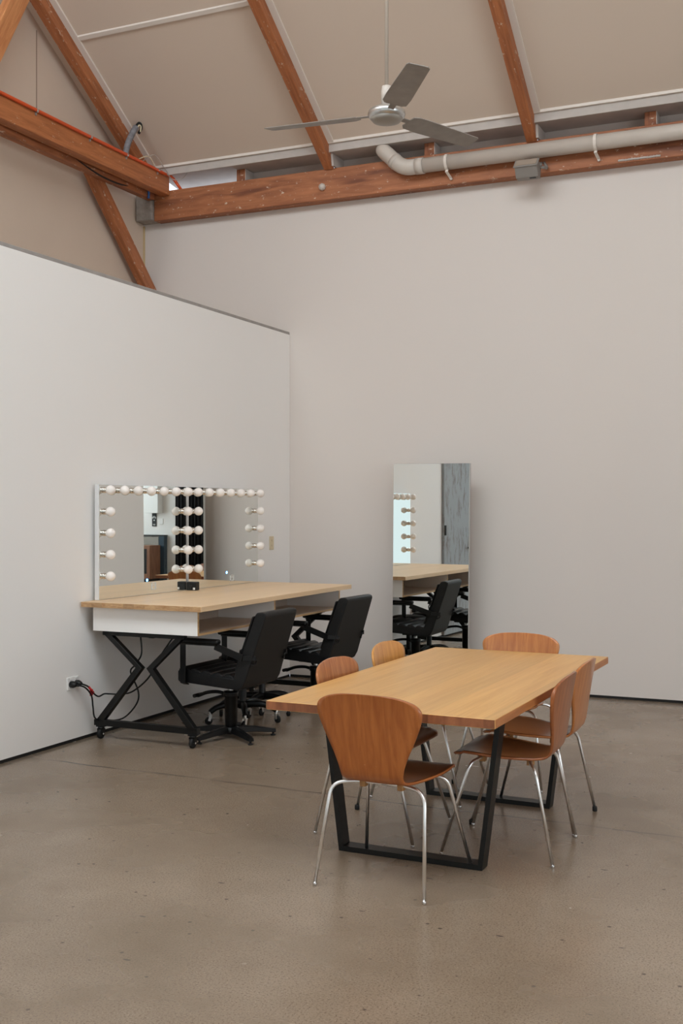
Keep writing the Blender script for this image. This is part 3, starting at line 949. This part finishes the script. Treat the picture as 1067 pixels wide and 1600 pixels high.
# ------------------------------------------------------------------ bulb mirrors standing on the bench
MR = math.radians(-2.0)
def make_vanity_mirror(label, loc, rz, led_y):
    r = thing('vanity_mirror', label, 'mirror', loc, rz, 'bulb mirrors on the make-up bench')
    W, H, D = 1.043, 0.785, 0.036
    cs = B(); add_box(cs, (0, 0, 0), (D-0.003, W, H), 0.0015)
    at(r, cs, 'casing', M['mirror_side'])
    at(r, bx((D-0.003, 0.004, 0.004), (D, W-0.004, H-0.003)), 'glass', M['mirror'])
    spots = [(0.055+i*(W-0.11)/6, 0.745) for i in range(7)]
    spots += [(y, 0.745-0.146*k) for k in range(1, 5) for y in (0.055, W-0.055)]
    for (y, z) in spots:
        so = B()
        add_lathe(so, [(0.020, 0.0), (0.020, 0.006), (0.017, 0.008), (0.0165, 0.013), (0.0185, 0.016), (0.0185, 0.021), (0.014, 0.024)], (D, y, z), (1, 0, 0), 14)
        s_ = at(r, so, 'lamp_socket', M['socket'])
        bb = B()
        R_ = 0.0335
        prof = [(0.014, 0.020), (0.016, 0.024)]
        for k in range(11):
            a = math.radians(-62+k*15.2)
            prof.append((R_*math.cos(a), 0.056+R_*math.sin(a)))
        prof.append((0, 0.056+R_))
        add_lathe(bb, prof, (D, y, z), (1, 0, 0), 18)
        obj('bulb', bb, M['bulb'], s_)
    sw = at(r, add_lathe(B(), [(0.011, 0), (0.011, 0.0012), (0, 0.0014)], (D, led_y, 0.105), (1, 0, 0), 16), 'touch_switch', M['led'])
    obj('switch_light', add_lathe(B(), [(0.006, 0), (0.006, 0.0008), (0, 0.001)], (D+0.0013, led_y, 0.105), (1, 0, 0), 12), M['led_core'], sw)
    po = B()
    y0, z0, s = led_y+0.055, 0.032, 0.052
    for (a, c_) in (((y0, z0), (y0+s, z0+0.006)), ((y0, z0+s-0.006), (y0+s, z0+s)), ((y0, z0), (y0+0.006, z0+s)), ((y0+s-0.006, z0), (y0+s, z0+s)), ((y0+0.012, z0+0.026), (y0+s-0.012, z0+0.030)), ((y0+0.012, z0+0.036), (y0+s-0.012, z0+0.039))):
        add_box(po, (D, a[0], a[1]), (D+0.004, c_[0], c_[1]))
    at(r, po, 'power_socket', M['clear_plastic'])
    return r
vm1 = make_vanity_mirror('left one of the two bulb-lined mirrors standing on the pine bench', (0.030, -2.982, BT+0.001), MR, 0.545)
o2 = Matrix.Rotation(MR, 3, 'Z') @ Vector((0, 1.0715, 0))
vm2 = dup(vm1, (0.030+o2.x, -2.982+o2.y, BT+0.001), MR, 'right one of the two bulb-lined mirrors, nearest the corner of the room')

pb = thing('power_block', 'small black power outlet block on the bench touching the gap between the two mirrors', 'power block', (0.106, -1.945, BT+0.0005), math.radians(1))
at(pb, bx((0, 0, 0.0), (0.080, 0.060, 0.064), 0.006, 2), 'outlet_body', M['black_plastic'])
q = B()
for a in (-0.6, 0.6):
    add_bar(q, (0.036+a*0.012-0.004*a, -0.0006, 0.042), (0.036+a*0.012+0.004*a, -0.0006, 0.032), 0.002, 0.001, up=(0, 1, 0))
add_box(q, (0.035, -0.0011, 0.020), (0.037, -0.0001, 0.028))
at(pb, q, 'outlet_slots', M['grey_strip'])
at(pb, bx((0.058, -0.0012, 0.006), (0.076, -0.0002, 0.022)), 'white_sticker', M['white_plastic'])
# ------------------------------------------------------------------ wall outlet, cables, light switch
ol = thing('wall_outlet', 'white double power outlet low on the left wall', 'wall outlet', (0, -3.185, 0.393))
at(ol, bx((0.0002, -0.058, -0.042), (0.011, 0.058, 0.042), 0.003, 2), 'cover_plate', M['white_plastic'])
for y in (-0.028, 0.028):
    at(ol, bx((0.0112, y-0.008, 0.024), (0.016, y+0.008, 0.036), 0.001), 'rocker_switch', M['white_plastic'])
def cable(label, pts, yp):
    c_ = thing('power_cable', label, 'power cable', (0, 0, 0))
    at(c_, add_tube(B(), smooth_path(pts, 8), 0.0055, 8), 'lead', M['black_plastic'])
    pl = B()
    add_lathe(pl, [(0.022, 0.0), (0.023, 0.02), (0.018, 0.034), (0.010, 0.046)], (0.0115, yp, 0.388), (1, 0, 0), 16)
    at(c_, pl, 'plug', M['black_plastic'])
    return c_
cab1 = cable('black power cable with a red tag, sagging from the outlet to the bench leg',
      [(0.055, -3.158, 0.386), (0.08, -3.12, 0.365), (0.085, -3.07, 0.315), (0.09, -3.02, 0.285), (0.10, -2.97, 0.295), (0.13, -2.955, 0.295), (0.22, -2.955, 0.30), (0.32, -2.955, 0.325), (0.44, -2.95, 0.42), (0.52, -2.95, 0.55), (0.56, -2.90, 0.64), (0.60, -2.85, 0.725)], -3.158)
tg = B(); add_box(tg, (0.075, -3.095, 0.298), (0.077, -3.062, 0.340)); add_tube(tg, [(0.082, -3.115, 0.362), (0.086, -3.068, 0.317)], 0.0075, 8)
at(cab1, tg, 'red_tag', M['red'])
cab2 = cable('black power cable drooping from the outlet down to the bottom bench rail',
      [(0.055, -3.212, 0.386), (0.085, -3.16, 0.365), (0.085, -3.09, 0.30), (0.075, -3.06, 0.22), (0.080, -3.04, 0.14), (0.12, -2.965, 0.115), (0.24, -2.945, 0.14), (0.34, -2.94, 0.24), (0.36, -2.95, 0.33), (0.30, -2.95, 0.45), (0.33, -2.945, 0.50), (0.38, -2.94, 0.58), (0.36, -2.93, 0.725)], -3.212)
sw = thing('light_switch', 'cream light switch plate on the left wall beside the mirrors', 'light switch', (0, -0.371, 1.238))
at(sw, bx((0.0002, -0.037, -0.060), (0.009, 0.037, 0.060), 0.003, 2), 'cover_plate', M['cream_plastic'])
for z in (-0.022, 0.022):
    at(sw, bx((0.0092, -0.008, z-0.010), (0.014, 0.008, z+0.010), 0.002), 'rocker', M['cream_plastic'])

# ------------------------------------------------------------------ black salon chairs
def make_salon_chair(label, loc, rz):
    r = thing('salon_chair', label, 'salon chair', loc, rz, 'black salon chairs at the make-up bench')
    hw = 0.235
    # seat box with channelled cushion
    st = B()
    add_prism(st, [(-0.20, 0.362), (-0.22, 0.378), (-0.235, 0.430), (0.255, 0.475), (0.272, 0.462), (0.272, 0.402), (0.262, 0.390)], -hw, hw, 'yz', 0.008, 2)
    at(r, st, 'seat_base', M['vinyl'])
    cu = B(); n = 5
    for k in range(n):                       # channels run from side to side, the seat tilts back
        y0 = -0.165+0.43*k/n; y1 = -0.165+0.43*(k+1)/n
        def zz(y, d): return 0.434+(y+0.165)*0.095+d
        add_prism(cu, [(y0, zz(y0, -0.02)), (y1, zz(y1, -0.02)), (y1, zz(y1, 0.0)), (y1-0.016, zz(y1, 0.015)), ((y0+y1)/2, zz((y0+y1)/2, 0.021)), (y0+0.016, zz(y0, 0.015)), (y0, zz(y0, 0.0))], -hw+0.006, hw-0.006, 'yz', 0.004, 2)
    at(r, cu, 'seat_cushion', M['vinyl'], smooth=True)
    # reclined back shell with the rounded lower corner
    bk = B()
    prof = [(-0.195, 0.362), (-0.222, 0.372), (-0.248, 0.415), (-0.392, 0.850), (-0.388, 0.868), (-0.365, 0.876), (-0.325, 0.872), (-0.312, 0.856), (-0.175, 0.470), (-0.160, 0.440)]
    add_prism(bk, prof, -hw, hw, 'yz', 0.012, 3)
    for v in bk.verts:                       # narrows towards the top
        t = max(0, (v.co.z-0.45)/0.42)
        v.co.x *= 1-0.10*t
    at(r, bk, 'backrest', M['vinyl_back'])
    bc = B()
    add_prism(bc, [(-0.168, 0.475), (-0.300, 0.848), (-0.285, 0.845), (-0.150, 0.478)], -hw+0.03, hw-0.03, 'yz', 0.006, 2)
    at(r, bc, 'back_cushion', M['vinyl'])
    for s in (-1, 1):
        x = s*(hw+0.022)
        af = B()
        add_bar(af, (x, 0.215, 0.392), (x, 0.215, 0.655), 0.008, 0.042, up=(0, 1, 0), bevel=0.001)     # front upright, flat steel
        add_bar(af, (x, 0.215, 0.392), (s*(hw-0.02), 0.215, 0.376), 0.042, 0.008, bevel=0.001)
        add_bar(af, (x, 0.235, 0.651), (x, -0.05, 0.651), 0.030, 0.008)
        add_bar(af, (x, -0.035, 0.645), (x, -0.245, 0.578), 0.010, 0.045, bevel=0.001)                # sloping rear arm
        add_bar(af, (x-s*0.004, -0.245, 0.578), (s*(hw-0.03), -0.315, 0.574), 0.010, 0.032, bevel=0.001)
        a_ = at(r, af, 'arm_frame', M['satin_black'])
        pd = B(); add_box(pd, (x-0.026, -0.070, 0.656), (x+0.026, 0.262, 0.690), 0.014, None, 3)
        obj('arm_pad', pd, M['black_plastic'], a_, smooth=True)
        # loop bracket on the rear face of the back
        lb = add_tube(B(), round_corners([(s*(hw-0.012), -0.300, 0.566), (s*(hw-0.05), -0.312, 0.566), (s*(hw-0.05), -0.298, 0.530), (s*(hw-0.015), -0.286, 0.530)], 0.015), 0.006, 8)
        at(r, lb, 'back_bracket', M['satin_black'])
    at(r, bx((-0.10, -0.10, 0.352), (0.10, 0.10, 0.385), 0.004), 'seat_plate', M['satin_black'])
    at(r, add_tube(B(), [(0, 0, 0.29), (0, 0, 0.356)], 0.016, 16), 'piston', M['chrome'])
    at(r, add_lathe(B(), [(0.040, 0.035), (0.040, 0.10), (0.042, 0.105), (0.042, 0.285), (0.050, 0.290), (0.050, 0.312), (0.030, 0.316)], seg=24), 'post', M['satin_black'])
    ft = B()
    add_tube(ft, smooth_path([(0, 0.03, 0.285), (0, 0.10, 0.300), (0, 0.19, 0.290), (0, 0.265, 0.262), (0, 0.272, 0.272)], 6), 0.012, 10)
    add_tube(ft, [(-0.045, 0.268, 0.266), (0.045, 0.268, 0.266)], 0.013, 10)
    add_tube(ft, [(0, 0, 0.278), (0, 0, 0.294)], 0.050, 20)
    at(r, ft, 'footrest', M['satin_black'])
    at(r, add_lathe(B(), [(0.052, 0.030), (0.056, 0.040), (0.056, 0.068), (0.045, 0.078)], seg=24), 'base_hub', M['satin_black'])
    for k in range(5):
        a = math.radians(22+72*k)
        am = B()
        d_ = Vector((math.cos(a), math.sin(a), 0)); sd = Vector((-d_.y, d_.x, 0))
        rings = []
        for t, w, zt, zb_ in ((0.04, 0.030, 0.078, 0.036), (0.16, 0.026, 0.070, 0.034), (0.27, 0.022, 0.052, 0.026), (0.305, 0.019, 0.046, 0.024)):
            p = d_*t
            rings.append([am.verts.new(p+sd*w+Vector((0, 0, zb_))), am.verts.new(p-sd*w+Vector((0, 0, zb_))), am.verts.new(p-sd*w*0.7+Vector((0, 0, zt))), am.verts.new(p+sd*w*0.7+Vector((0, 0, zt)))])
        for q0, q1 in zip(rings, rings[1:]):
            for j in range(4): am.faces.new((q0[j], q0[(j+1) % 4], q1[(j+1) % 4], q1[j]))
        am.faces.new(rings[0][::-1]); am.faces.new(rings[-1])
        bmesh.ops.bevel(am, geom=am.edges[:], offset=0.003, segments=1, affect='EDGES')
        ao = at(r, am, 'base_arm', M['satin_black'])
        gl = B()
        add_lathe(gl, [(0.017, 0.0005), (0.019, 0.006), (0.012, 0.010), (0.007, 0.012), (0.007, 0.026)], tuple(d_*0.288), seg=14)
        obj('glide', gl, M['rubber'], ao)
    return r
sc1 = make_salon_chair('black salon chair at the near left end of the make-up bench', (0.875, -2.608, 0), math.radians(88))
sc2 = dup(sc1, (0.880, -1.291, 0), math.radians(86), 'black salon chair farther along the bench, nearer the standing mirror')

# ------------------------------------------------------------------ round rolling stools under the bench
def make_stool(label, loc, rz):
    r = thing('rolling_stool', label, 'stool', loc, rz, 'black rolling stools under the make-up bench')
    at(r, add_lathe(B(), [(0.13, 0.425), (0.165, 0.432), (0.175, 0.450), (0.172, 0.470), (0.150, 0.482), (0.05, 0.487), (0, 0.487)], seg=32), 'seat', M['vinyl'])
    at(r, add_lathe(B(), [(0.10, 0.412), (0.10, 0.4245)], seg=20), 'seat_plate', M['satin_black'])
    at(r, add_lathe(B(), [(0.014, 0.24), (0.014, 0.412)], seg=14), 'piston', M['satin_black'])
    at(r, add_lathe(B(), [(0.030, 0.115), (0.026, 0.13), (0.026, 0.30), (0.020, 0.31)], seg=18), 'post', M['satin_black'])
    at(r, add_lathe(B(), [(0.036, 0.100), (0.042, 0.112), (0.042, 0.142), (0.030, 0.150)], seg=20), 'base_hub', M['satin_black'])
    for k in range(5):
        a = 2*PI*k/5
        R = Matrix.Rotation(a, 3, 'Z')
        pts = [R @ Vector(p) for p in smooth_path([(0.03, 0, 0.128), (0.12, 0, 0.132), (0.20, 0, 0.118), (0.252, 0, 0.088)], 5)]
        ao = at(r, add_tube(B(), pts, [0.027-0.008*i/(len(pts)-1) for i in range(len(pts))], 10), 'base_arm', M['satin_black'])
        p = R @ Vector((0.25, 0, 0))
        tn = R @ Vector((0, 1, 0)) if k % 2 else R @ Vector((0.6, 0.8, 0))
        fk = B()
        add_tube(fk, [p+Vector((0, 0, 0.066)), p+Vector((0, 0, 0.092))], 0.010, 10)
        q = p+tn.cross(Vector((0, 0, 1)))*0.012
        for s in (-1, 1):
            add_bar(fk, p+tn*0.014*s+Vector((0, 0, 0.070)), q+tn*0.014*s+Vector((0, 0, 0.028)), 0.003, 0.020, up=tn.cross(Vector((0, 0, 1))))
        add_bar(fk, p-tn*0.016+Vector((0, 0, 0.068)), p+tn*0.016+Vector((0, 0, 0.068)), 0.024, 0.004)
        co = obj('caster_fork', fk, M['chrome'], ao)
        wh = B()
        add_lathe(wh, [(0.006, -0.0125), (0.021, -0.0115), (0.0265, -0.008), (0.0265, 0.008), (0.021, 0.0115), (0.006, 0.0125)], tuple(q+Vector((0, 0, 0.0270))), tuple(tn), 18)
        obj('caster_wheel', wh, M['rubber'], ao)
    return r
st1 = make_stool('black round rolling stool under the bench behind the near salon chair', (0.675, -2.09, 0), math.radians(15))
st2 = dup(st1, (0.625, -1.70, 0), math.radians(60), 'black round rolling stool under the bench, between the two salon chairs')

# ------------------------------------------------------------------ tall mirror standing before the back wall
sm = thing('standing_mirror', 'tall frameless mirror standing upright before the back wall', 'mirror', (1.455, -0.272, 0), math.radians(-1.75))
sm.rotation_euler = (0, math.radians(0.5), math.radians(-1.75))
W2 = 0.343
at(sm, bx((-W2, 0.0, 0.05), (W2, 0.028, 1.925), 0.001), 'backing_board', M['alu'])
at(sm, bx((-W2+0.002, -0.005, 0.052), (W2-0.002, 0.0, 1.923)), 'glass', M['mirror'])
for s in (-1, 1):
    fb = B()
    add_bar(fb, (s*0.22, -0.07, 0.014), (s*0.22, 0.22, 0.014), 0.04, 0.026, bevel=0.002)
    add_bar(fb, (s*0.22, 0.042, 0.02), (s*0.22, 0.042, 1.0), 0.03, 0.022, up=(0, 1, 0), bevel=0.002)
    at(sm, fb, 'stand_foot', M['black_steel'])

# ------------------------------------------------------------------ far side of the room, seen in the mirrors
cu = B()
n = 44; x0, x1 = 7.95, 8.62
rows = []
for z in (0.03, 3.2):
    rows.append([cu.verts.new((x0+(x1-x0)*i/n, -11.30+0.045*math.sin(i*1.15)+0.012*math.sin(i*2.9), z)) for i in range(n+1)])
for i in range(n):
    f = cu.faces.new((rows[0][i], rows[0][i+1], rows[1][i+1], rows[1][i])); f.smooth = True
co = tag(obj('curtain', cu, M['curtain']), 'black pleated curtain reflected between the two bulb mirrors', 'curtain')
md = co.modifiers.new('thickness', 'SOLIDIFY'); md.thickness = 0.006
cbn = thing('wooden_cabinet', 'brown wooden open cabinet reflected in the left bulb mirror', 'cabinet', (9.40, -11.14, 0))
q = B()
for lo, hi in (((-0.36, -0.2, 0.06), (-0.29, 0.2, 0.76)), ((0.29, -0.2, 0.06), (0.36, 0.2, 0.76)), ((-0.29, -0.2, 0.69), (0.29, 0.2, 0.76)), ((-0.29, -0.2, 0.06), (0.29, 0.2, 0.17))):
    add_box(q, lo, hi, 0.003)
at(cbn, q, 'carcass', M['walnut'])
at(cbn, bx((-0.29, 0.17, 0.17), (0.29, 0.195, 0.69)), 'back_panel', M['dark'])
at(cbn, bx((-0.35, -0.19, 0.0), (0.35, 0.19, 0.06)), 'plinth', M['dark'])
tag(obj('speaker_box', bx((9.25, -11.22, 0.1705), (9.42, -11.07, 0.36), 0.006), M['slate']), 'small dark box inside the brown wooden cabinet reflected in the mirror', 'box')
ct = thing('side_counter', 'grey counter with dark blue end reflected behind the wooden cabinet', 'counter', (9.55, -11.42, 0))
at(ct, bx((-0.45, -0.06, 0.0), (0.55, 0.06, 0.93), 0.003), 'front_panel', M['panel_grey'])
at(ct, bx((-0.59, -0.06, 0.0), (-0.455, 0.06, 0.95), 0.003), 'end_panel', M['slate'])
at(ct, bx((-0.60, -0.065, 0.952), (0.55, 0.065, 0.975), 0.002), 'counter_top', M['dark'])
wc = tag(obj('wall_cabinet', bx((9.08, -11.495, 1.44), (9.42, -11.30, 2.4), 0.004), M['white_plastic']), 'white wall cabinet reflected at the top of the left bulb mirror', 'cabinet')
sg = thing('wall_sign', 'black sign with white arcs and a dot reflected in the left mirror', 'sign', (9.295, -11.498, 1.295))
at(sg, bx((-0.055, 0.0, -0.14), (0.055, 0.012, 0.14)), 'sign_board', M['dark'])
for r_ in (0.022, 0.042, 0.064):
    q = B()
    if r_ < 0.03:
        add_lathe(q, [(0.014, 0), (0.014, 0.002)], (0, 0.012, -0.01), (0, 1, 0), 16)
        at(sg, q, 'dot', M['white_plastic'])
    else:
        pts = [(math.cos(a)*r_*0.8, 0.0135, math.sin(a)*r_+0.01) for a in [math.radians(25+i*13) for i in range(11)]]
        for a, b_ in zip(pts, pts[1:]): add_bar(q, a, b_, 0.014, 0.003, up=(0, 1, 0), ext=0.002)
        at(sg, q, 'arc', M['white_plastic'])
q = B(); add_box(q, (-0.03, 0.012, -0.10), (0.03, 0.0135, -0.092)); add_box(q, (-0.03, 0.012, -0.115), (0.02, 0.0135, -0.108))
at(sg, q, 'text_lines', M['white_plastic'])
tag(obj('switch_plate', bx((9.07, -11.498, 1.20), (9.17, -11.486, 1.32), 0.003), M['white_plastic']), 'white switch plate beside the black sign in the mirror reflection', 'switch plate')
